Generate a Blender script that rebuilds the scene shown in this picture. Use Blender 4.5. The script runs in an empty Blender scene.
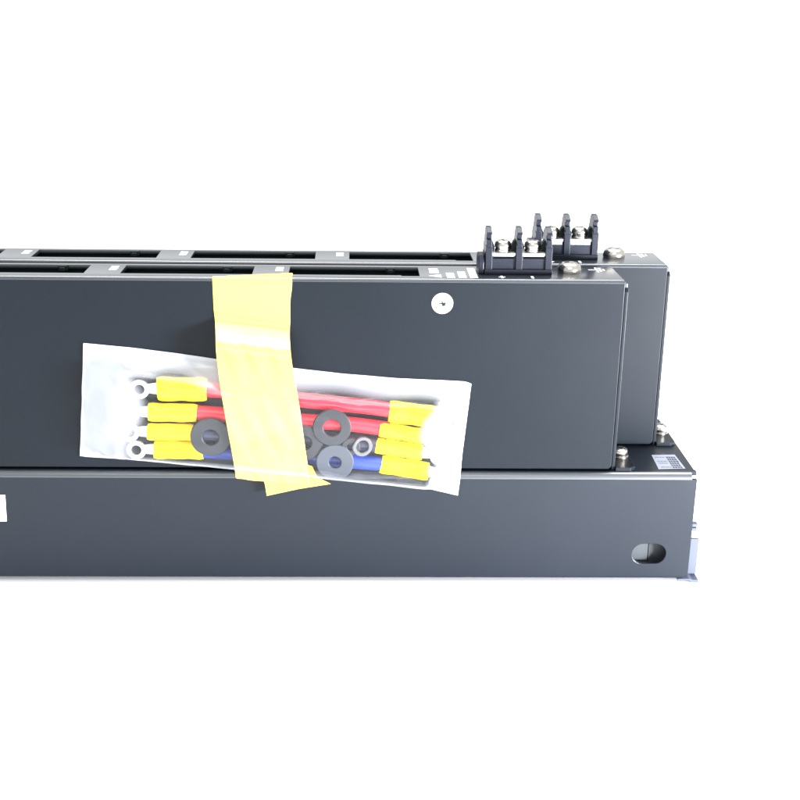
import bpy, bmesh, math, random
from mathutils import Vector, Matrix
random.seed(7)
C = bpy.context.scene.collection
MM = 0.001
sc = bpy.context.scene

# ---------------------------------------------------------------- camera
cam_d = bpy.data.cameras.new('camera'); cam = bpy.data.objects.new('camera', cam_d); C.objects.link(cam)
_rt = Vector((0.99975982, -0.01856007, 0.01165413)); _up = Vector((-0.00519946, 0.31571495, 0.94883984)); _fw = Vector((0.02128992, 0.94867254, -0.31554263))
M = Matrix((( _rt.x, _up.x, -_fw.x, -82.8*MM), (_rt.y, _up.y, -_fw.y, -361.193*MM), (_rt.z, _up.z, -_fw.z, 145.719*MM), (0, 0, 0, 1)))
cam.matrix_world = M
cam_d.sensor_width = 36; cam_d.lens = 36*1223.346/800
cam_d.shift_x = (400-377.831)/800; cam_d.shift_y = (393.908-400)/800
cam_d.clip_start = 0.01; cam_d.clip_end = 200
sc.camera = cam

# ---------------------------------------------------------------- white studio surroundings
w = bpy.data.worlds.new('World'); sc.world = w; w.use_nodes = True
nt = w.node_tree; bg = nt.nodes['Background']
tc = nt.nodes.new('ShaderNodeTexCoord'); sx = nt.nodes.new('ShaderNodeSeparateXYZ')
mr = nt.nodes.new('ShaderNodeMapRange'); mr.inputs[1].default_value = -0.9; mr.inputs[2].default_value = 0.9
mr.inputs[3].default_value = 1.12; mr.inputs[4].default_value = 1.32
nt.links.new(tc.outputs['Generated'], sx.inputs[0]); nt.links.new(sx.outputs['X'], mr.inputs[0])
nt.links.new(mr.outputs[0], bg.inputs['Strength']); bg.inputs['Color'].default_value = (0.95, 0.98, 1.0, 1)

def area(name, loc, target, size, energy, col=(1, 1, 1)):
    l = bpy.data.lights.new(name, 'AREA'); l.shape = 'RECTANGLE'; l.size = size[0]; l.size_y = size[1]
    l.energy = energy; l.color = col
    o = bpy.data.objects.new(name, l); C.objects.link(o); o.location = loc
    o.rotation_euler = (Vector(target)-Vector(loc)).to_track_quat('-Z', 'Y').to_euler()
    return o
area('softbox_overhead', (0.0, 0.22, 0.85), (0.0, 0.1, 0), (0.9, 0.45), 24)
area('softbox_right', (0.30, -0.28, -0.0), (0.03, 0, -0.02), (0.18, 0.07), 15, (0.93, 0.95, 1.0))
area('fill_front', (-0.12, -0.75, 0.75), (-0.13, -0.1, -0.04), (0.5, 0.35), 3.5)  # added unseen fill, whitens the ground in front of the chassis

sc.view_settings.view_transform = 'Standard'
sc.view_settings.look = 'None'; sc.view_settings.exposure = 0; sc.view_settings.gamma = 1
sc.cycles.transparent_max_bounces = 24; sc.cycles.max_bounces = 14

# ---------------------------------------------------------------- materials
def mat(name, col, rough=0.5, metal=0.0, spec=0.5, bump=0.0, bscale=900, var=0.0, coat=0.0):
    m = bpy.data.materials.new(name); m.use_nodes = True; n = m.node_tree; p = n.nodes['Principled BSDF']
    p.inputs['Base Color'].default_value = (*col, 1); p.inputs['Roughness'].default_value = rough
    p.inputs['Metallic'].default_value = metal; p.inputs['Specular IOR Level'].default_value = spec
    p.inputs['Coat Weight'].default_value = coat; p.inputs['Coat Roughness'].default_value = 0.22
    t = n.nodes.new('ShaderNodeTexCoord')
    if bump:
        x = n.nodes.new('ShaderNodeTexNoise'); x.inputs['Scale'].default_value = bscale; x.inputs['Detail'].default_value = 4
        b = n.nodes.new('ShaderNodeBump'); b.inputs['Strength'].default_value = bump; b.inputs['Distance'].default_value = 0.00003
        n.links.new(t.outputs['Object'], x.inputs['Vector']); n.links.new(x.outputs['Fac'], b.inputs['Height']); n.links.new(b.outputs['Normal'], p.inputs['Normal'])
    if var:
        x2 = n.nodes.new('ShaderNodeTexNoise'); x2.inputs['Scale'].default_value = 28; x2.inputs['Detail'].default_value = 3
        r = n.nodes.new('ShaderNodeMapRange'); r.inputs[3].default_value = 1-var; r.inputs[4].default_value = 1+var
        mu = n.nodes.new('ShaderNodeMix'); mu.data_type = 'RGBA'; mu.blend_type = 'MULTIPLY'; mu.inputs[0].default_value = 1
        n.links.new(t.outputs['Object'], x2.inputs['Vector']); n.links.new(x2.outputs['Fac'], r.inputs[0])
        mu.inputs[6].default_value = (*col, 1); n.links.new(r.outputs[0], mu.inputs[7]); n.links.new(mu.outputs[2], p.inputs['Base Color'])
        r2 = n.nodes.new('ShaderNodeMapRange'); r2.inputs[3].default_value = rough-0.05; r2.inputs[4].default_value = rough+0.05
        n.links.new(x2.outputs['Fac'], r2.inputs[0]); n.links.new(r2.outputs[0], p.inputs['Roughness'])
    return m
PAINT = mat('black_powder_coat', (0.0045, 0.0070, 0.0105), 0.39, spec=0.18, bump=0.35, bscale=1600, var=0.12)
PAINT2 = mat('black_satin_coat', (0.0065, 0.0095, 0.0150), 0.38, spec=0.27, bump=0.25, bscale=1600, var=0.10)
PAINTT = mat('black_top_coat', (0.011, 0.015, 0.020), 0.25, spec=1.0, bump=0.3, bscale=1600, var=0.1, coat=0.5)
LIPM = mat('black_bend_coat', (0.012, 0.016, 0.022), 0.42, spec=1.0, bump=0.1, bscale=1600, coat=0.8)
SHADE = mat('dull_grey_steel', (0.025, 0.03, 0.034), 0.5)
PLAST = mat('black_terminal_plastic', (0.004, 0.006, 0.013), 0.42, spec=0.25, bump=0.2, bscale=1200)
DARK = mat('dark_interior', (0.005, 0.012, 0.011), 0.6, spec=0.2)
BOARD = mat('dark_green_board', (0.008, 0.030, 0.024), 0.5, spec=0.3, var=0.3)
NICKEL = mat('nickel_plate', (0.50, 0.47, 0.42), 0.22, metal=1.0, bump=0.1, bscale=500)
STEEL = mat('dull_steel', (0.13, 0.13, 0.14), 0.25, metal=1.0)
ZINC = mat('bright_zinc', (0.88, 0.9, 0.92), 0.3, metal=0.85, bump=0.1)
INK = mat('white_ink', (0.55, 0.57, 0.60), 0.6)
STICK = mat('white_sticker', (0.24, 0.26, 0.32), 0.5)
GREYINK = mat('grey_ink', (0.03, 0.035, 0.06), 0.6)
GREYPL = mat('pale_grey_steel', (0.05, 0.058, 0.085), 0.45, spec=0.5, var=0.06)
GROUNDM = mat('white_paper_sweep', (0.9, 0.9, 0.9), 0.8, spec=0.1)
RED = mat('red_wire_jacket', (0.80, 0.015, 0.03), 0.28, spec=0.5)
BLACKW = mat('black_wire_jacket', (0.018, 0.02, 0.04), 0.35)
BLUE = mat('blue_wire_jacket', (0.016, 0.04, 0.28), 0.3)
YEL = mat('yellow_vinyl_sleeve', (0.96, 0.70, 0.0), 0.33, spec=0.4, bump=0.3, bscale=350)
RUB = mat('black_rubber', (0.009, 0.011, 0.015), 0.5)
RUB2 = mat('grey_rubber', (0.035, 0.042, 0.054), 0.5)

def film_mat(name, haze, gl, col=(0.88, 0.92, 1.0)):
    m = bpy.data.materials.new(name); m.use_nodes = True; n = m.node_tree; n.nodes.clear()
    out = n.nodes.new('ShaderNodeOutputMaterial')
    tr = n.nodes.new('ShaderNodeBsdfTransparent'); tr.inputs[0].default_value = (0.98, 0.985, 1, 1)
    di = n.nodes.new('ShaderNodeBsdfDiffuse'); di.inputs[0].default_value = (*col, 1)
    tl = n.nodes.new('ShaderNodeBsdfTranslucent'); tl.inputs[0].default_value = (*col, 1)
    g = n.nodes.new('ShaderNodeBsdfGlossy'); g.inputs['Roughness'].default_value = 0.16
    t = n.nodes.new('ShaderNodeTexCoord'); x = n.nodes.new('ShaderNodeTexNoise'); x.inputs['Scale'].default_value = 130; x.inputs['Detail'].default_value = 3
    mp = n.nodes.new('ShaderNodeMapping'); mp.inputs['Scale'].default_value = (0.5, 1, 1.6)
    b = n.nodes.new('ShaderNodeBump'); b.inputs['Strength'].default_value = 0.28; b.inputs['Distance'].default_value = 0.0012
    n.links.new(t.outputs['Object'], mp.inputs[0]); n.links.new(mp.outputs[0], x.inputs['Vector']); n.links.new(x.outputs['Fac'], b.inputs['Height'])
    n.links.new(b.outputs[0], g.inputs['Normal'])
    a1 = n.nodes.new('ShaderNodeMixShader'); a1.inputs[0].default_value = 0.35
    n.links.new(di.outputs[0], a1.inputs[1]); n.links.new(tl.outputs[0], a1.inputs[2])
    a2 = n.nodes.new('ShaderNodeMixShader'); a2.inputs[0].default_value = haze
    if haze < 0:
        at = n.nodes.new('ShaderNodeAttribute'); at.attribute_name = 'glare_white'; n.links.new(at.outputs['Fac'], a2.inputs[0])
    n.links.new(tr.outputs[0], a2.inputs[1]); n.links.new(a1.outputs[0], a2.inputs[2])
    lw = n.nodes.new('ShaderNodeLayerWeight'); lw.inputs[0].default_value = 0.5; n.links.new(b.outputs[0], lw.inputs['Normal'])
    fr = n.nodes.new('ShaderNodeMath'); fr.operation = 'POWER'; fr.inputs[1].default_value = 4.0; n.links.new(lw.outputs['Facing'], fr.inputs[0])
    ml = n.nodes.new('ShaderNodeMath'); ml.operation = 'MULTIPLY_ADD'; ml.inputs[1].default_value = 0.85; ml.inputs[2].default_value = 0.015+gl
    ml.use_clamp = True
    n.links.new(fr.outputs[0], ml.inputs[0])
    a3 = n.nodes.new('ShaderNodeMixShader'); n.links.new(ml.outputs[0], a3.inputs[0])
    n.links.new(a2.outputs[0], a3.inputs[1]); n.links.new(g.outputs[0], a3.inputs[2]); n.links.new(a3.outputs[0], out.inputs[0])
    return m
FILM = film_mat('clear_plastic_film', 0.02, 0.0)
GLARE = film_mat('glare_plastic_film', -1, 0.005)
FOLD = film_mat('milky_plastic_film', 0.5, 0.04)

def tape_mat(name, col):
    m = mat(name, col, 0.27, spec=0.7, bump=0.7, bscale=420); n = m.node_tree; p = n.nodes['Principled BSDF']
    tl = n.nodes.new('ShaderNodeBsdfTranslucent'); tl.inputs[0].default_value = (*col, 1)
    mx = n.nodes.new('ShaderNodeMixShader'); mx.inputs[0].default_value = 0.25
    out = n.nodes['Material Output']; n.links.new(p.outputs[0], mx.inputs[1]); n.links.new(tl.outputs[0], mx.inputs[2]); n.links.new(mx.outputs[0], out.inputs[0])
    return m
TAPE = tape_mat('yellow_masking_tape', (0.83, 0.64, 0.115))

# ---------------------------------------------------------------- helpers
def empty(name, loc, label, cat, group=None):
    o = bpy.data.objects.new(name, None); C.objects.link(o); o.location = Vector(loc)*MM; o.empty_display_size = 0.01
    o['label'] = label; o['category'] = cat
    if group: o['group'] = group
    return o
def obj(name, bm, m, parent=None, smooth=None, loc=None):
    """link bm (mm) as one mesh; coordinates are absolute mm, parents are unrotated empties"""
    bmesh.ops.recalc_face_normals(bm, faces=bm.faces[:])
    base = Vector(loc) if loc else Vector((0, 0, 0))
    for v in bm.verts: v.co = (v.co-base)*MM
    me = bpy.data.meshes.new(name); bm.to_mesh(me); bm.free()
    o = bpy.data.objects.new(name, me); C.objects.link(o)
    if isinstance(m, (list, tuple)):
        for k in m: me.materials.append(k)
    else: me.materials.append(m)
    if smooth is not None:
        for p in me.polygons: p.use_smooth = True
        try: me.set_sharp_from_angle(angle=math.radians(smooth))
        except Exception: pass
    o.location = base*MM
    if parent is not None:
        o.parent = parent
        # parent chain consists of unrotated, unscaled objects
        pw = Vector((0, 0, 0)); q = parent
        while q is not None: pw += q.location; q = q.parent
        o.location = base*MM - pw
    return o
def box(bm, x0, x1, y0, y1, z0, z1, bev=0.0, seg=2, mi=0):
    b = bmesh.new(); bmesh.ops.create_cube(b, size=1)
    for v in b.verts:
        v.co = Vector(((x0+x1)/2+v.co.x*(x1-x0), (y0+y1)/2+v.co.y*(y1-y0), (z0+z1)/2+v.co.z*(z1-z0)))
    if bev: bmesh.ops.bevel(b, geom=b.edges[:], offset=bev, segments=seg, affect='EDGES', profile=0.5)
    join(bm, b, mi)
def join(bm, b, mi=0):
    mp = {}
    for v in b.verts: mp[v] = bm.verts.new(v.co)
    for f in b.faces:
        try:
            g = bm.faces.new([mp[v] for v in f.verts]); g.material_index = mi
        except ValueError: pass
    b.free()
def lathe(bm, c, prof, axis='z', n=40):
    """prof: list of (r, h); axis direction: z up or y towards the viewer (-y)"""
    b = bmesh.new(); rings = []
    for r, h in prof:
        if r < 1e-6:
            rings.append([b.verts.new(pos(c, 0, 0, h, axis))])
        else:
            rings.append([b.verts.new(pos(c, r*math.cos(2*math.pi*i/n), r*math.sin(2*math.pi*i/n), h, axis)) for i in range(n)])
    for a, d in zip(rings, rings[1:]):
        for i in range(n):
            j = (i+1) % n
            vs = [a[i % len(a)], a[j % len(a)], d[j % len(d)], d[i % len(d)]]
            u = []
            for v in vs:
                if v not in u: u.append(v)
            if len(u) > 2: b.faces.new(u)
    join(bm, b)
def pos(c, a, b, h, axis):
    if axis == 'z': return Vector((c[0]+a, c[1]+b, c[2]+h))
    if axis == 'y': return Vector((c[0]+a, c[1]-h, c[2]+b))
    return Vector((c[0]+h, c[1]+a, c[2]+b))
def plate(outer, holes, to3, thick_vec, bev_out=0, bev_in=0):
    """flat polygon with holes, extruded by thick_vec; bevels the visible edges"""
    b = bmesh.new(); loops = []
    for loop in [outer]+holes:
        vs = [b.verts.new(to3(*p)) for p in loop]
        loops.append([b.edges.new((vs[i], vs[(i+1) % len(vs)])) for i in range(len(vs))])
    bmesh.ops.triangle_fill(b, use_beauty=True, use_dissolve=False, edges=b.edges[:])
    inner = [e for l in loops[1:] for e in l]
    front = b.faces[:]
    r = bmesh.ops.duplicate(b, geom=b.verts[:]+b.edges[:]+b.faces[:])
    vm = r['vert_map']
    tv = Vector(thick_vec)
    for v in list(b.verts)[:]:
        pass
    for s in [v for l in loops for e in l for v in e.verts]:
        pass
    done = set(); bound = [e for l in loops for e in l]
    for f in r['geom']:
        if isinstance(f, bmesh.types.BMVert): f.co += tv
    for e in bound:
        a, c = e.verts
        b.faces.new([a, c, vm[c], vm[a]])
    bmesh.ops.recalc_face_normals(b, faces=b.faces[:])
    if bev_out: bmesh.ops.bevel(b, geom=loops[0], offset=bev_out, segments=4, affect='EDGES', profile=0.5)
    if bev_in:
        inner = [e for e in inner if e.is_valid]
        if inner: bmesh.ops.bevel(b, geom=inner, offset=bev_in, segments=2, affect='EDGES', profile=0.5)
    return b
def prism(bm, pts, to3, vec, bev=0.0):
    b = bmesh.new(); a = [b.verts.new(to3(*p)) for p in pts]; f = b.faces.new(a)
    r = bmesh.ops.extrude_face_region(b, geom=[f])
    for v in r['geom']:
        if isinstance(v, bmesh.types.BMVert): v.co += Vector(vec)
    if bev: bmesh.ops.bevel(b, geom=b.edges[:], offset=bev, segments=2, affect='EDGES', profile=0.5)
    join(bm, b)
def tube(bm, pts, rad, n=16, caps=True):
    rings = []; P = [Vector(p) for p in pts]
    for i, p in enumerate(P):
        d = (P[min(i+1, len(P)-1)]-P[max(i-1, 0)]).normalized()
        u = d.cross(Vector((0, 1, 0))).normalized(); v = d.cross(u).normalized()
        r = rad(i/(len(P)-1)) if callable(rad) else rad
        rings.append([bm.verts.new(p+u*r[0]*math.cos(2*math.pi*k/n)+v*r[1]*math.sin(2*math.pi*k/n)) for k in range(n)])
    for a, b in zip(rings, rings[1:]):
        for k in range(n): bm.faces.new([a[k], a[(k+1) % n], b[(k+1) % n], b[k]])
    if caps: bm.faces.new(rings[0]); bm.faces.new(rings[-1][::-1])
def lerp(tab, x):
    if x <= tab[0][0]: return tab[0][1]
    for (a, b), (c, d) in zip(tab, tab[1:]):
        if x <= c: return b+(d-b)*(x-a)/(c-a)
    return tab[-1][1]
def sstep(a, b, x):
    t = max(0, min(1, (x-a)/(b-a))); return t*t*(3-2*t)
XY = lambda z: (lambda x, y: Vector((x, y, z)))
XZ = lambda y: (lambda x, z: Vector((x, y, z)))
YZ = lambda x: (lambda y, z: Vector((x, y, z)))

def cross_screw(name, c, r, h, parent, m=NICKEL, washer=None, rot=0.3, axis='z'):
    bm = bmesh.new()
    if washer:
        lathe(bm, c, [(0, 0), (washer, 0), (washer, 0.55), (washer-0.15, 0.7), (0, 0.7)], axis)
        lathe(bm, (c[0]+0.15, c[1]+0.1, c[2]) if axis == 'z' else c, [(0, 0.72), (r*0.93, 0.72), (r*0.95, 1.3), (0, 1.35)], axis)
        z0 = 1.36
    else: z0 = 0
    lathe(bm, c, [(0, z0), (r*0.96, z0), (r, z0+h*0.35), (r*0.9, z0+h*0.7), (r*0.62, z0+h*0.95), (r*0.3, z0+h), (0, z0+h)], axis)
    s = obj(name, bm, m, parent, smooth=35)
    # dark cross recess as a sub-part lying just proud of the head
    bm = bmesh.new()
    for k in range(2):
        a = rot+k*math.pi/2
        ux, uy = math.cos(a), math.sin(a)
        L, W = r*0.5, r*0.12
        pts = [(L*ux-W*uy, L*uy+W*ux), (-L*ux-W*uy, -L*uy+W*ux), (-L*ux+W*uy, -L*uy-W*ux), (L*ux+W*uy, L*uy-W*ux)]
        zz = z0+h*0.97+0.05+k*0.02
        vs = [bm.verts.new(pos(c, p[0], p[1], zz, axis)) for p in pts]
        vb = [bm.verts.new(pos(c, p[0], p[1], z0+h*0.5, axis)) for p in pts]
        bm.faces.new(vs)
        for i in range(4): bm.faces.new([vs[i], vs[(i+1) % 4], vb[(i+1) % 4], vb[i]])
    return s, bm, z0+h

# ---------------------------------------------------------------- setting
bm = bmesh.new()
for x, y in ((-30000, -30000), (30000, -30000), (30000, 60000), (-30000, 60000)): bm.verts.new((x, y, -38.65))
bm.faces.new(bm.verts[:])
g = obj('ground', bm, GROUNDM); g['kind'] = 'structure'

# ---------------------------------------------------------------- base unit
YB = -2.18; HB = -36.88; BX = 27.3; LEFT = -320; YBACK = 50
base = empty('base_chassis', (-100, 20, HB), 'long low black steel chassis carrying both upright modules, oval slot at its right end', 'chassis')
# front panel with oval slot, bent over into the top sheet
def stadium(cx, cz, L, H, n=10):
    r = H/2; out = []
    for i in range(n+1):
        a = -math.pi/2+math.pi*i/n; out.append((cx+L/2-r+r*math.cos(a), cz+r*math.sin(a)))
    for i in range(n+1):
        a = math.pi/2+math.pi*i/n; out.append((cx-L/2+r+r*math.cos(a), cz+r*math.sin(a)))
    return out
R = 2.0
pl = plate([(LEFT, HB+0.9), (BX-0.7, HB+0.9), (BX, HB+1.6), (BX, -R), (LEFT, -R)], [stadium(14.0, -28.0, 11.0, 7.1)], XZ(YB), (0, 1.4, 0), 0, 0.22)
obj('front_panel', pl, PAINT2, base)
bm = bmesh.new()          # rounded bend along the top front edge
prof = [(YB+R-R*math.cos(a), -R+R*math.sin(a)) for a in [math.pi/2*i/8 for i in range(13)]]
prof2 = [(YB+R-(R-1.4)*math.cos(a), -R+(R-1.4)*math.sin(a)) for a in [math.pi/2*i/8 for i in range(9)]]
a = prof+prof2[::-1]
prism(bm, [(y, z) for y, z in a], YZ(LEFT), (BX-1.6-LEFT, 0, 0))
obj('top_bend', bm, LIPM, base, smooth=40)
bm = bmesh.new(); prism(bm, [(LEFT, YB+R), (BX+0.2, YB+R), (BX+0.2, YB+R+1.5), (BX-0.2, YB+R+1.9), (BX, YBACK), (LEFT, YBACK)], XY(0), (0, 0, -1.3))
obj('top_sheet', bm, PAINT2, base)
bm = bmesh.new()
box(bm, LEFT, BX-0.2, YBACK-1.4, YBACK, HB, -1.35); obj('rear_panel', bm, PAINT2, base)
bm = bmesh.new(); box(bm, LEFT, LEFT+1.3, YB+1.45, YBACK-1.5, HB+1.2, -1.4); obj('end_panel', bm, PAINT2, base)
bm = bmesh.new()
prof = [(YB, HB+0.9), (YB+0.12, HB+0.4), (YB+0.5, HB+0.06), (YB+1.2, HB), (YBACK-1.5, HB), (YBACK-1.5, HB+1.1), (YB+1.4, HB+1.1), (YB+1.3, HB+0.9)]
prism(bm, prof, YZ(LEFT), (BX-1.2-LEFT, 0, 0)); obj('bottom_sheet', bm, PAINT2, base, smooth=30)
# inner bracket seen through the slot
bm = bmesh.new()
box(bm, -12, 14.6, YB+3.9, YB+4.9, HB+1.4, -4, 0.35); box(bm, 14.9, BX-1, YB+4.4, YB+5.4, HB+1.4, -4)
obj('inner_bracket', bm, SHADE, base)
# white label at the left and the small printed label on the top
bm = bmesh.new(); prism(bm, [(-232, -7.9), (-192.2, -8.0), (-192.45, -17.05), (-232, -16.9)], XZ(YB-0.03), (0, -0.12, 0))
lab = obj('blank_label', bm, GROUNDM, base); lab['label'] = 'blank white label cut off by the left edge of the picture'
bm = bmesh.new(); prism(bm, [(16.3, 14.2), (24.1, 14.6), (24.5, 2.6), (15.7, 2.0)], XY(0.02), (0, 0, 0.1))
lab = obj('printed_label', bm, STICK, base)
bm = bmesh.new()
for k in range(6):      # rows of tiny unreadable print
    y = 12.6-k*1.75
    if k < 6:
        x = 20.6
        while x < 23.7:
            ww = random.uniform(0.5, 0.9); prism(bm, [(x, y), (x+ww, y), (x+ww, y-1.35), (x, y-1.35)], XY(0.125), (0, 0, 0.02)); x += ww+0.16
    x = 17.0
    while x < 19.9 and k in (0, 2, 3, 5):
        ww = random.uniform(0.2, 0.4); prism(bm, [(x, y-.2), (x+ww, y-.2), (x+ww, y-0.9), (x, y-0.9)], XY(0.125), (0, 0, 0.02)); x += ww+0.25
obj('print', bm, GREYINK, lab)
# mounting bracket at the right end
bm = bmesh.new()
box(bm, 24.5, 31.3, 2.2, 3.4, -37.3, -24.7, 0.15)
obj('mounting_bracket', bm, GREYPL, base)
bm = bmesh.new()
prism(bm, [(24.5, -37.35), (28.2, -37.35), (29.4, -37.7), (31.3, -37.75), (31.3, -38.6), (29.1, -38.6), (28.1, -38.0), (24.5, -38.0)], XZ(-1.4), (0, 50, 0), 0)
obj('mounting_foot', bm, GREYPL, base)
bm = bmesh.new(); box(bm, -315, -309, -1.4, 48.6, -38.6, -37.0); obj('mounting_foot', bm, GREYPL, base)
bm = bmesh.new(); box(bm, BX-0.1, 30.4, 2.2, 4.4, -20.4, -19.4, 0.1); box(bm, BX-0.1, 30.4, 2.6, 4.2, -22.0, -21.0, 0.1)
obj('latch_tab', bm, GREYPL, base)

# ---------------------------------------------------------------- module
H = 62.3; DM = 18.8
def make_module():
    t = empty('slim_module', (0, 0, 0), 'front upright black module with the parts bag taped to its face', 'module', 'upright black modules on the chassis')
    L = -312
    bm = bmesh.new()
    # cover: front wall, back wall, floor, left wall (thin sheets butted together)
    prism(bm, [(L, 0.7), (-0.9, 0.7), (0, 1.6), (0, H-1.0), (L, H-1.0)], XZ(0.0), (0, 1.0, 0), 0.18)
    obj('front_cover', bm, PAINT, t)
    bm = bmesh.new()
    box(bm, L, -0.1, DM-1.0, DM, 0.7, H-1.25); box(bm, L, -0.1, 1.02, DM-1.02, 0.7, 1.7); box(bm, L, L+1, 1.02, DM-1.02, 1.75, H-1.25)
    box(bm, -1.1, -0.1, 1.02, DM-1.02, 1.75, H-1.25)
    obj('rear_cover', bm, DARK, t)
    holes = []
    for k in range(4):
        x1 = -62.3-51.1*k; x0 = -102.3-51.1*k
        if k == 0: holes.append([(x0, 4.6), (x1-5.7, 4.6), (x1-5.4, 3.6), (x1, 3.6), (x1, 16.0), (x0, 16.0)])
        else: holes.append([(x0, 4.6), (x1, 4.6), (x1, 16.0), (x0, 16.0)])
    pl = plate([(L, 0.0), (-0.0, 0.0), (0.0, DM), (L, DM)], holes, XY(H), (0, 0, -1.2), 0.85, 0.12)
    tp = obj('top_plate', pl, PAINTT, t, smooth=30)
    # dark boards and clips inside the windows
    bm = bmesh.new()
    for k in range(4):
        x0 = -102.3-51.1*k
        box(bm, x0-4, x0+44, 3, DM-1.6, H-13, H-12)
    obj('circuit_board', bm, BOARD, t)
    for k in range(4):
        x0 = -102.3-51.1*k
        bm = bmesh.new(); box(bm, x0+30.0, x0+32.8, 14.6, 15.98, H-1.6, H-0.1, 0.15); box(bm, x0+30.6, x0+32.2, 13.7, 14.35, H-1.6, H-0.5, 0.1)
        obj('window_clip', bm, DARK, t)
    # small white marks on the bars, plus, minus, warning triangle, text blocks, earth mark
    zi = H+0.004
    def q(bm, x0, x1, y0, y1): prism(bm, [(x0, y0), (x1, y0), (x1, y1), (x0, y1)], XY(zi), (0, 0, 0.03))
    def glyph(bm, x, y, w=2.3, h=2.2, kind=0):
        s = w*0.18
        q(bm, x, x+w, y, y+s); q(bm, x, x+w, y+h-s, y+h); q(bm, x, x+s, y+s, y+h-s)
        if kind % 2 == 0: q(bm, x+w-s, x+w, y+s, y+h-s)
        if kind % 3: q(bm, x+w*0.4, x+w*0.66, y+s, y+h-s)
    for k in range(4):
        xb = -105.2-51.1*k; bm = bmesh.new()
        for j in range(3): glyph(bm, xb-1.4, 9.0+j*1.9, 2.4, 1.75, j+k)
        obj('bar_mark', bm, INK, tp)
    tri = [(-59.6, 4.0), (-55.7, 1.7), (-55.7, 6.2)]
    cx = sum(p[0] for p in tri)/3; cy = sum(p[1] for p in tri)/3
    inn = [(cx+(p[0]-cx)*0.4, cy+(p[1]-cy)*0.4) for p in tri]
    bm = bmesh.new()
    for i in range(3): prism(bm, [tri[i], tri[(i+1) % 3], inn[(i+1) % 3], inn[i]], XY(zi), (0, 0, 0.03))
    obj('warning_triangle', bm, INK, tp)
    bm = bmesh.new()
    for j in range(3): glyph(bm, -59.0, 7.6+j*2.3, 2.9, 2.1, j+1)
    obj('printed_word', bm, INK, tp)
    for x, ln in ((-54.0, 4), (-50.4, 5), (-47.0, 8)):
        bm = bmesh.new()
        for j in range(ln): glyph(bm, x, 1.5+j*1.72, 2.4, 1.6, j+ln)
        obj('printed_line', bm, INK, tp)
    bm = bmesh.new()
    q(bm, -38.2, -36.2, 2.75, 3.45); q(bm, -37.55, -36.85, 1.6, 2.74); q(bm, -37.55, -36.85, 3.46, 4.6)
    obj('plus_mark', bm, INK, tp)
    bm = bmesh.new(); q(bm, -28.3, -27.5, 1.6, 4.4); obj('minus_mark', bm, INK, tp)
    bm = bmesh.new()
    q(bm, -8.8, -6.55, 13.6, 14.4); q(bm, -6.5, -5.9, 10.8, 17.2); q(bm, -5.4, -4.8, 11.8, 16.2); q(bm, -4.3, -3.7, 12.9, 15.1)
    obj('earth_mark', bm, INK, tp)
    # end plate with a bent foot
    bm = bmesh.new()
    pts = [(0.9, 0.0), (DM-0.6, 0.0), (DM-0.6, 58.3), (DM-1.6, 59.6), (1.8, 59.6), (0.9, 58.4)]
    prism(bm, pts, YZ(0.3), (1.05, 0, 0), 0.2)
    ft = [(1.4, -0.2), (6.3, -0.2), (8.0, 1.3), (8.0, DM-2.5), (6.4, DM-1), (1.4, DM-1)]
    prism(bm, ft, XY(0.0), (0, 0, 1.25), 0.2)
    ep = obj('end_bracket', bm, PAINT, t)
    bm = bmesh.new(); prism(bm, [(1.0, 59.7), (1.0, 60.9), (0.35, 61.2), (-0.6, 61.2), (-0.6, 59.7)], XZ(1.2), (0, DM-2.6, 0), 0.1)
    obj('corner_tab', bm, PAINTT, t)
    s, cb, _ = cross_screw('foot_screw', (4.7, 9.6, 1.26), 2.5, 1.9, t, washer=2.75, rot=0.5); obj('cross_recess', cb, DARK, s)
    s, cb, _ = cross_screw('earth_screw', (-15.3, 11.0, H+0.01), 3.7, 3.1, t, washer=None, rot=0.35); obj('cross_recess', cb, DARK, s)
    # countersunk screw in the face
    bm = bmesh.new(); lathe(bm, (-55.4, -0.01, 54.7), [(3.3, 0), (3.25, 0.12), (2.2, 0.14), (1.0, 0.11), (0.6, 0.06), (0, 0.05)], 'y')
    s = obj('countersunk_screw', bm, ZINC, t, smooth=30)
    bm = bmesh.new()
    for k in range(2):
        a = 0.15+k*math.pi/2; ux, uz = math.cos(a), math.sin(a); Lh, W = 1.15-0.3*k, 0.2
        pts = [(Lh*ux-W*uz, Lh*uz+W*ux), (-Lh*ux-W*uz, -Lh*uz+W*ux), (-Lh*ux+W*uz, -Lh*uz-W*ux), (Lh*ux+W*uz, Lh*uz-W*ux)]
        prism(bm, [(-55.4+a_, 54.7+b_) for a_, b_ in pts], XZ(-0.135-k*0.01), (0, -0.03, 0))
    lathe(bm, (-54.95, -0.14, 54.35), [(0.5, 0), (0.48, 0.05), (0, 0.06)], 'y', 14)
    obj('cross_recess', bm, DARK, s)
    # terminal block
    tb = bmesh.new(); X0, X1 = -42.2, -21.8; z0 = H+0.02
    box(tb, X0-0.1, X1+0.3, 6.2, 17.6, z0, 63.9, 0.15)
    box(tb, X0+0.2, X1-0.2, 7.0, 16.8, 63.85, 68.0, 0.12)
    body = obj('terminal_block', tb, PLAST, t)
    bm = bmesh.new()
    ear = [(6.6, z0), (14.0, z0), (14.0, 66.5), (13.0, 68.2), (8.4, 69.0), (7.2, 68.0), (6.6, 66)]
    prism(bm, ear, YZ(X0-1.9), (1.7, 0, 0), 0.25); obj('mounting_ear', bm, PLAST, body)
    xs = [-41.1, -31.8, -22.7]
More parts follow.
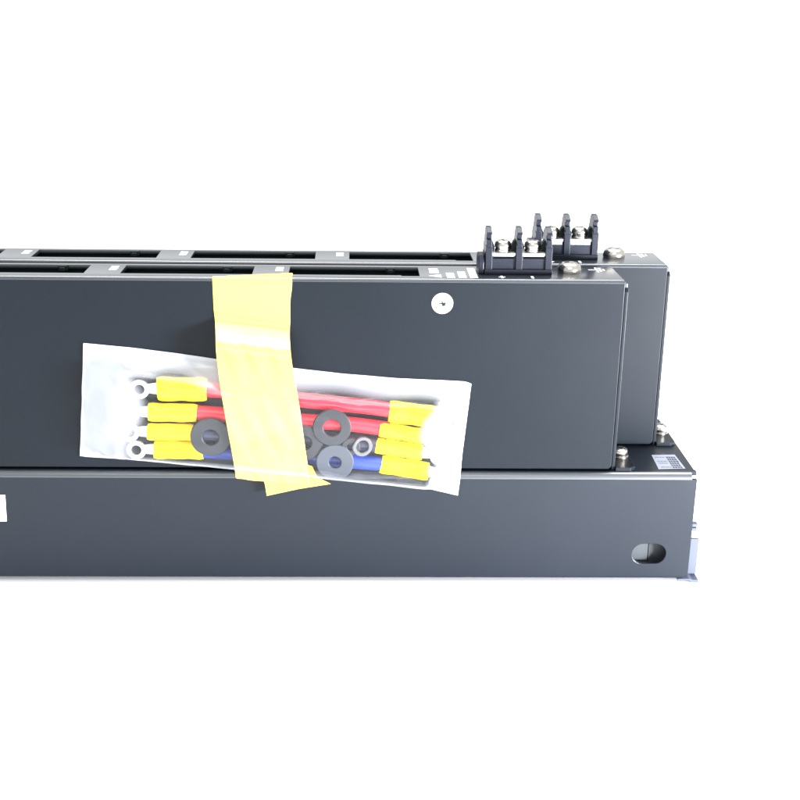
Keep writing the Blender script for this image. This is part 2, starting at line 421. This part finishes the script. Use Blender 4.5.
    prof = [(6.5, 62.8), (6.5, 69.0), (6.8, 73.0), (8.2, 73.0), (8.2, 74.3), (6.9, 74.5), (7.2, 75.2), (9.6, 76.4), (12.4, 76.4), (13.8, 75.0), (15.2, 72.0), (17.0, 70.0), (17.4, 62.8)]
    for x in xs:
        bm = bmesh.new(); prism(bm, prof, YZ(x-0.75), (1.6, 0, 0), 0.1)
        prism(bm, [(6.35, 63.9), (6.35, 70.6), (7.2, 71.2), (9, 71.2), (9, 63.9)], YZ(x-0.95), (2.0, 0, 0), 0.1)
        obj('divider', bm, PLAST, body)
    for i, xc in enumerate(((xs[0]+xs[1])/2, (xs[1]+xs[2])/2)):
        bm = bmesh.new(); box(bm, xc-3.6, xc+3.6, 7.15, 16.2, 68.02, 68.75, 0.1)
        box(bm, xc-3.3, xc+3.3, 7.0, 7.4, 67.0, 68.7, 0.1)
        obj('contact_plate', bm, ZINC, body)
        # dark side guides beside each screw
        bm = bmesh.new()
        for sgn in (-1, 1):
            pp = [(sgn*3.85, 68.8), (sgn*2.7, 68.8), (sgn*2.5, 70.2), (sgn*3.2, 71.9), (sgn*3.85, 72.4)]
            prism(bm, [(xc+a_, b_) for a_, b_ in pp], XZ(10.2), (0, 2.4, 0), 0.08)
        obj('screw_guard', bm, DARK, body)
        s, cb, _ = cross_screw('terminal_screw', (xc, 10.6, 68.8), 2.6, 2.2, body, washer=2.5, rot=0.2+0.5*i)
        obj('cross_recess', cb, DARK, s)
    return t
mod = make_module()
def copy_tree(o, parent=None):
    kids = [c for c in o.children]
    c = o.copy(); C.objects.link(c); c.parent = parent
    for k in kids: copy_tree(k, c)
    return c
mod2 = copy_tree(mod); mod2.location = Vector((18.48, 22.67, 0))*MM
mod2['label'] = 'rear upright black module standing behind the taped one, reaching further right'

# ---------------------------------------------------------------- wires in the bag
def wire(y, L, Rr, m, label, k, group=None):
    (lx, lz), (lex, lez) = L; (rx, rz), (rex, rez) = Rr     # left sleeve outer/inner, right sleeve inner/outer
    t = empty('jumper_wire', ((lx+rex)/2, y, (lz+rez)/2), label, 'wire', 'crimped jumper wires in the bag')
    bm = bmesh.new(); a = Vector((lex-3, y, lez)); b = Vector((rx+3, y, rz))
    pts = []
    for i in range(25):
        s = i/24; p = a.lerp(b, s); p.z += 0.5*math.sin(s*math.pi)+0.25*math.sin(s*9+k); p.y += 0.3*math.sin(s*6+k*2); pts.append(p)
    tube(bm, pts, (2.35, 2.2), 18); obj('insulation', bm, m, t, smooth=50)
    for (p0, p1, out) in (((lx, lz), (lex, lez), -1), ((rex, rez), (rx, rz), 1)):
        o0 = Vector((p0[0], y, p0[1])); o1 = Vector((p1[0], y, p1[1])); n = 14
        bm = bmesh.new()
        hz = (sleeve_h if out < 0 else sleeve_r)[k]/2
        def rad(s):
            e = 1.0-0.03*math.sin(s*math.pi)-(0.08 if s < 0.03 or s > 0.97 else 0)
            return (hz*e*(1+0.018*math.sin(s*11+k)), (2.5+0.25*math.sin(s*9))*e)
        tube(bm, [o0.lerp(o1, i/n)+Vector((0, 0, 0.06*math.sin(i*1.1+k))) for i in range(n+1)], rad, 26)
        obj('crimp_sleeve', bm, YEL, t, smooth=50)
        d = (o0-o1).normalized(); c = o0+d*5.6+Vector((0, 0, -0.2))
        bm = bmesh.new(); lathe(bm, (c.x, c.y, c.z), [(1.65, -0.45), (3.0, -0.45), (3.1, 0), (3.0, 0.45), (1.65, 0.45), (1.55, 0), (1.65, -0.45)], 'y', 28)
        tube(bm, [o0-d*1, o0+d*1.6, o0+d*3.0], lambda s: (2.0-0.5*s, 1.2-0.7*s), 12)
        obj('ring_lug', bm, ZINC, t, smooth=40)
    return t
sleeve_h = [7.7, 5.9, 5.5, 6.2]; sleeve_r = [7.2, 5.0, 5.2, 6.2]
Y = -5.2
wire(Y, ((-142.0, 28.6), (-127.0, 28.5)), ((-71.3, 21.7), (-57.3, 19.9)), RED, 'red wire with yellow crimp sleeves, topmost in the bag', 0)
wire(Y-0.3, ((-145.1, 21.2), (-130.3, 20.9)), ((-74.2, 16.0), (-60.5, 13.6)), RED, 'second red wire with yellow crimp sleeves, just under the topmost', 1)
wire(Y-0.1, ((-145.7, 14.7), (-131.6, 14.6)), ((-75.3, 10.6), (-60.8, 8.2)), BLACKW, 'black wire with yellow crimp sleeves, between red and blue wires', 2)
wire(Y+1.1, ((-144.1, 8.4), (-129.0, 8.3)), ((-73.6, 3.9), (-58.6, 1.3)), BLUE, 'blue wire with yellow crimp sleeves, lowest in the bag', 3)

def ring(name, c, ro, ri, th, m, label, cat, group, tilt=0.0):
    bm = bmesh.new()
    e = 0.25
    lathe(bm, c, [(ri, -th/2), (ro-e, -th/2), (ro, -th/2+e), (ro, th/2-e), (ro-e, th/2), (ri+e, th/2), (ri, th/2-e), (ri, -th/2)], 'y', 48)
    if tilt:
        bmesh.ops.rotate(bm, verts=bm.verts[:], cent=c, matrix=Matrix.Rotation(tilt, 3, 'Z'))
    o = obj(name, bm, m, None, smooth=40, loc=c); o['label'] = label; o['category'] = cat
    if group: o['group'] = group
    return o
G = 'rubber washers in the bag'
ring('rubber_washer', (-126.0, -8.6, 14.2), 6.2, 2.5, 1.0, RUB, 'black rubber washer left of the yellow tape, over the left crimp sleeves', 'washer', G)
ring('rubber_washer', (-88.8, -8.9, 17.6), 5.9, 2.7, 1.0, RUB, 'black rubber washer lying over the red wires, right of the tape', 'washer', G)
ring('rubber_washer', (-87.9, -8.9, 6.3), 5.8, 1.9, 1.0, RUB2, 'greyish rubber washer lowest in the bag, over the blue wire', 'washer', G)
ring('rubber_washer', (-97.3, -8.2, 12.4), 5.6, 2.2, 1.0, RUB, 'black rubber washer half hidden under the tape edge', 'washer', G)
ring('rubber_grommet', (-83.0, -8.4, 11.3), 2.9, 1.2, 1.6, RUB, 'small black grommet beside a shiny metal ring in the bag', 'grommet', None)
ring('spring_washer', (-79.4, -8.5, 11.3), 3.3, 1.9, 0.9, STEEL, 'small shiny metal ring left of the right crimp sleeves', 'ring', None, 0.3)

# ---------------------------------------------------------------- plastic bag
top = [(-164.8, 41.6), (-150, 40.2), (-137, 38.6), (-124.6, 36.8), (-100.6, 34.0), (-85.7, 32.3), (-68.7, 30.9), (-55, 30.3), (-47.4, 29.9), (-45.7, 29.2)]
bot = [(-168.2, 4.8), (-166.6, 4.5), (-146.2, 3.2), (-118.4, 0.75), (-93.4, -1.45), (-76.9, -3.1), (-59.5, -4.8), (-48.9, -7.4)]
NS, NT = 110, 46
def backy(z): return -0.35-2.4*sstep(6, -2, z)
def bagpt(s, t, front, off=0.0, bul=1.0):
    xt = -164.8+s*(164.8-45.7); xb = -168.2+s*(168.2-48.9)
    zt = lerp(top, xt); zb = lerp(bot, xb)
    x = xt+(xb-xt)*t; z = zt+(zb-zt)*t
    y = backy(z)
    if front:
        e = sstep(0, 0.12, s)*sstep(1.0, 0.9, s)
        v = sstep(0.0, 0.22, t)*(1-sstep(0.875, 1.0, t))
        w1 = math.sin(x*0.55+z*0.9)*0.10+math.sin(x*0.21-z*0.35+1)*0.16+math.sin(z*1.9+x*0.17)*0.07
        y -= bul*(10.9*e*v*(1-0.05*math.cos(9*t)))+w1*(0.35+e*v)+0.12
        # ripples at the zip end
        y -= 0.35*math.sin(t*21)*sstep(0.2, 0.02, s)*math.sin(t*math.pi)
    return Vector((x, y-off, z))
def sheet(front, s0=0, s1=1, t0=0, t1=1, off=0, ns=NS, nt_=NT, f=None):
    b = bmesh.new()
    gr = [[b.verts.new((f or bagpt)(s0+(s1-s0)*i/ns, t0+(t1-t0)*j/nt_, front, off)) for i in range(ns+1)] for j in range(nt_+1)]
    for j in range(nt_):
        for i in range(ns): b.faces.new([gr[j][i], gr[j][i+1], gr[j+1][i+1], gr[j+1][i]])
    return b
bag = empty('plastic_bag', (-107, -1, -2), 'clear plastic zip bag of wires and washers taped onto the front module', 'bag')
ff = obj('front_film', sheet(True), GLARE, bag, smooth=180)
at = ff.data.attributes.new('glare_white', 'FLOAT', 'POINT')      # glare on the film painted in as whiteness: both ends, top, lower edge
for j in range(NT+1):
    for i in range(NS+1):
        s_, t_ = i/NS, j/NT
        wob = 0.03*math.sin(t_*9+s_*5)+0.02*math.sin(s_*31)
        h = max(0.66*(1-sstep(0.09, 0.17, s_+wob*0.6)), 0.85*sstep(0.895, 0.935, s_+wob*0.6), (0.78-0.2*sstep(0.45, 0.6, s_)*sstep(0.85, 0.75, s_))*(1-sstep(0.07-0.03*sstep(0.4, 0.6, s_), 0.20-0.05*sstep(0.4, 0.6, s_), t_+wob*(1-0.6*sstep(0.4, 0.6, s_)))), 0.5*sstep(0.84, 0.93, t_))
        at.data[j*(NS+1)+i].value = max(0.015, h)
obj('back_film', sheet(False), FILM, bag, smooth=180)
bm = bmesh.new()
for s in (0.0, ):
    pts = [bagpt(0.002+i*0.0, i/30, True)+Vector((0.1, -0.1, 0)) for i in range(31)]
    tube(bm, pts, (0.28, 0.18), 8)
obj('heat_seal', bm, FOLD, bag, smooth=60)

# ---------------------------------------------------------------- tape
def tape():
    # path stations: (y, z, xL, xR)
    st = [(5.2, 62.36, -101.95, -101.9)]
    b = bmesh.new()
    path = []
    path += [(6.6, H+0.10), (4.0, H+0.11), (2.0, H+0.11), (0.7, H+0.07), (0.1, H-0.25), (-0.14, H-0.9)]
    path += [(-0.16, 59), (-0.16, 56), (-0.2, 53), (-0.3, 50.8)]
    path += [(-0.4, 48.8), (-1.3, 47.6), (-3.3, 46.3), (-5.3, 45.1), (-7.3, 43.9), (-9.1, 42.6), (-10.3, 40.6), (-10.8, 37.5), (-10.95, 34)]
    path += [(-11.0, z) for z in (31, 28, 25, 22, 19, 16, 13, 10, 7, 4.5)]+[(-10.7, 2.3), (-10.2, 0.6)]
    NX = 26; rows = []
    xl = [(0.6, -118.46), (3.5, -118.5), (28.9, -122.1), (43.7, -123.7), (49.7, -124.8), (61.8, -125.0), (70, -125.0)]
    xr = [(-1.0, -95.2), (1.0, -95.6), (24.6, -98.5), (36, -100.2), (43.8, -101.3), (46.7, -101.75), (58.5, -101.5), (59.0, -100.95), (70, -100.9)]
    for r, (y, z) in enumerate(path):
        row = []
        for i in range(NX+1):
            u = i/NX; yy, zz = y, z
            if y > 0.3:      # on the top plate the torn end runs diagonally
                lim = 0.3+6.3*u+0.25*math.sin(u*37)
                yy = min(y, lim)
            a, c = lerp(xl, z), lerp(xr, z)
            x = a+(c-a)*u
            if z < 1.5: zz = z+(0.5-2.4*u+0.15*math.sin(u*20))*(1.5-z)/0.9
            wr = 0.22*math.sin(x*0.9+z*0.5)+0.15*math.sin(x*0.4-z*1.1+2)+0.1*math.sin(x*1.7+z*0.9)+0.30*math.sin(x*0.62+z*0.8)*math.sin(z*0.55-x*0.31)*(z < 40)
            if z < 50: yy -= wr*0.7*sstep(50, 40, z)
            if z < 48: zz += 0.0
            # slanting crease across the lifted part
            if 35 < z < 52: zz -= (u-0.5)*2.6
            row.append(b.verts.new((x, yy, zz)))
        rows.append(row)
    for r in range(len(rows)-1):
        for i in range(NX): b.faces.new([rows[r][i], rows[r][i+1], rows[r+1][i+1], rows[r+1][i]])
    return b
t = tape()
to = obj('masking_tape', t, TAPE, None, smooth=180); to['label'] = 'strip of pale yellow masking tape holding the bag to the module'; to['category'] = 'tape'
sol = to.modifiers.new('s', 'SOLIDIFY'); sol.thickness = 0.12*MM; sol.offset = 0
sub = to.modifiers.new('d', 'SUBSURF'); sub.levels = 1; sub.render_levels = 2
bm = bmesh.new(); prism(bm, [(-111.0, 1.2), (-109.9, -3), (-109.4, -6.8), (-99, -4.0), (-89.2, -1.3), (-93.3, 1.0), (-95, 4.6), (-97, 5.0), (-99, 2.0)], XZ(-5.0), (0.0, 0.12, 0.0))
for v in bm.verts: v.co.y -= 3.6*sstep(-108, -92, v.co.x)*sstep(-7, 0, v.co.z)
o = obj('folded_end', bm, TAPE, to); o['label'] = 'darker yellow folded corner of the tape below the bag'
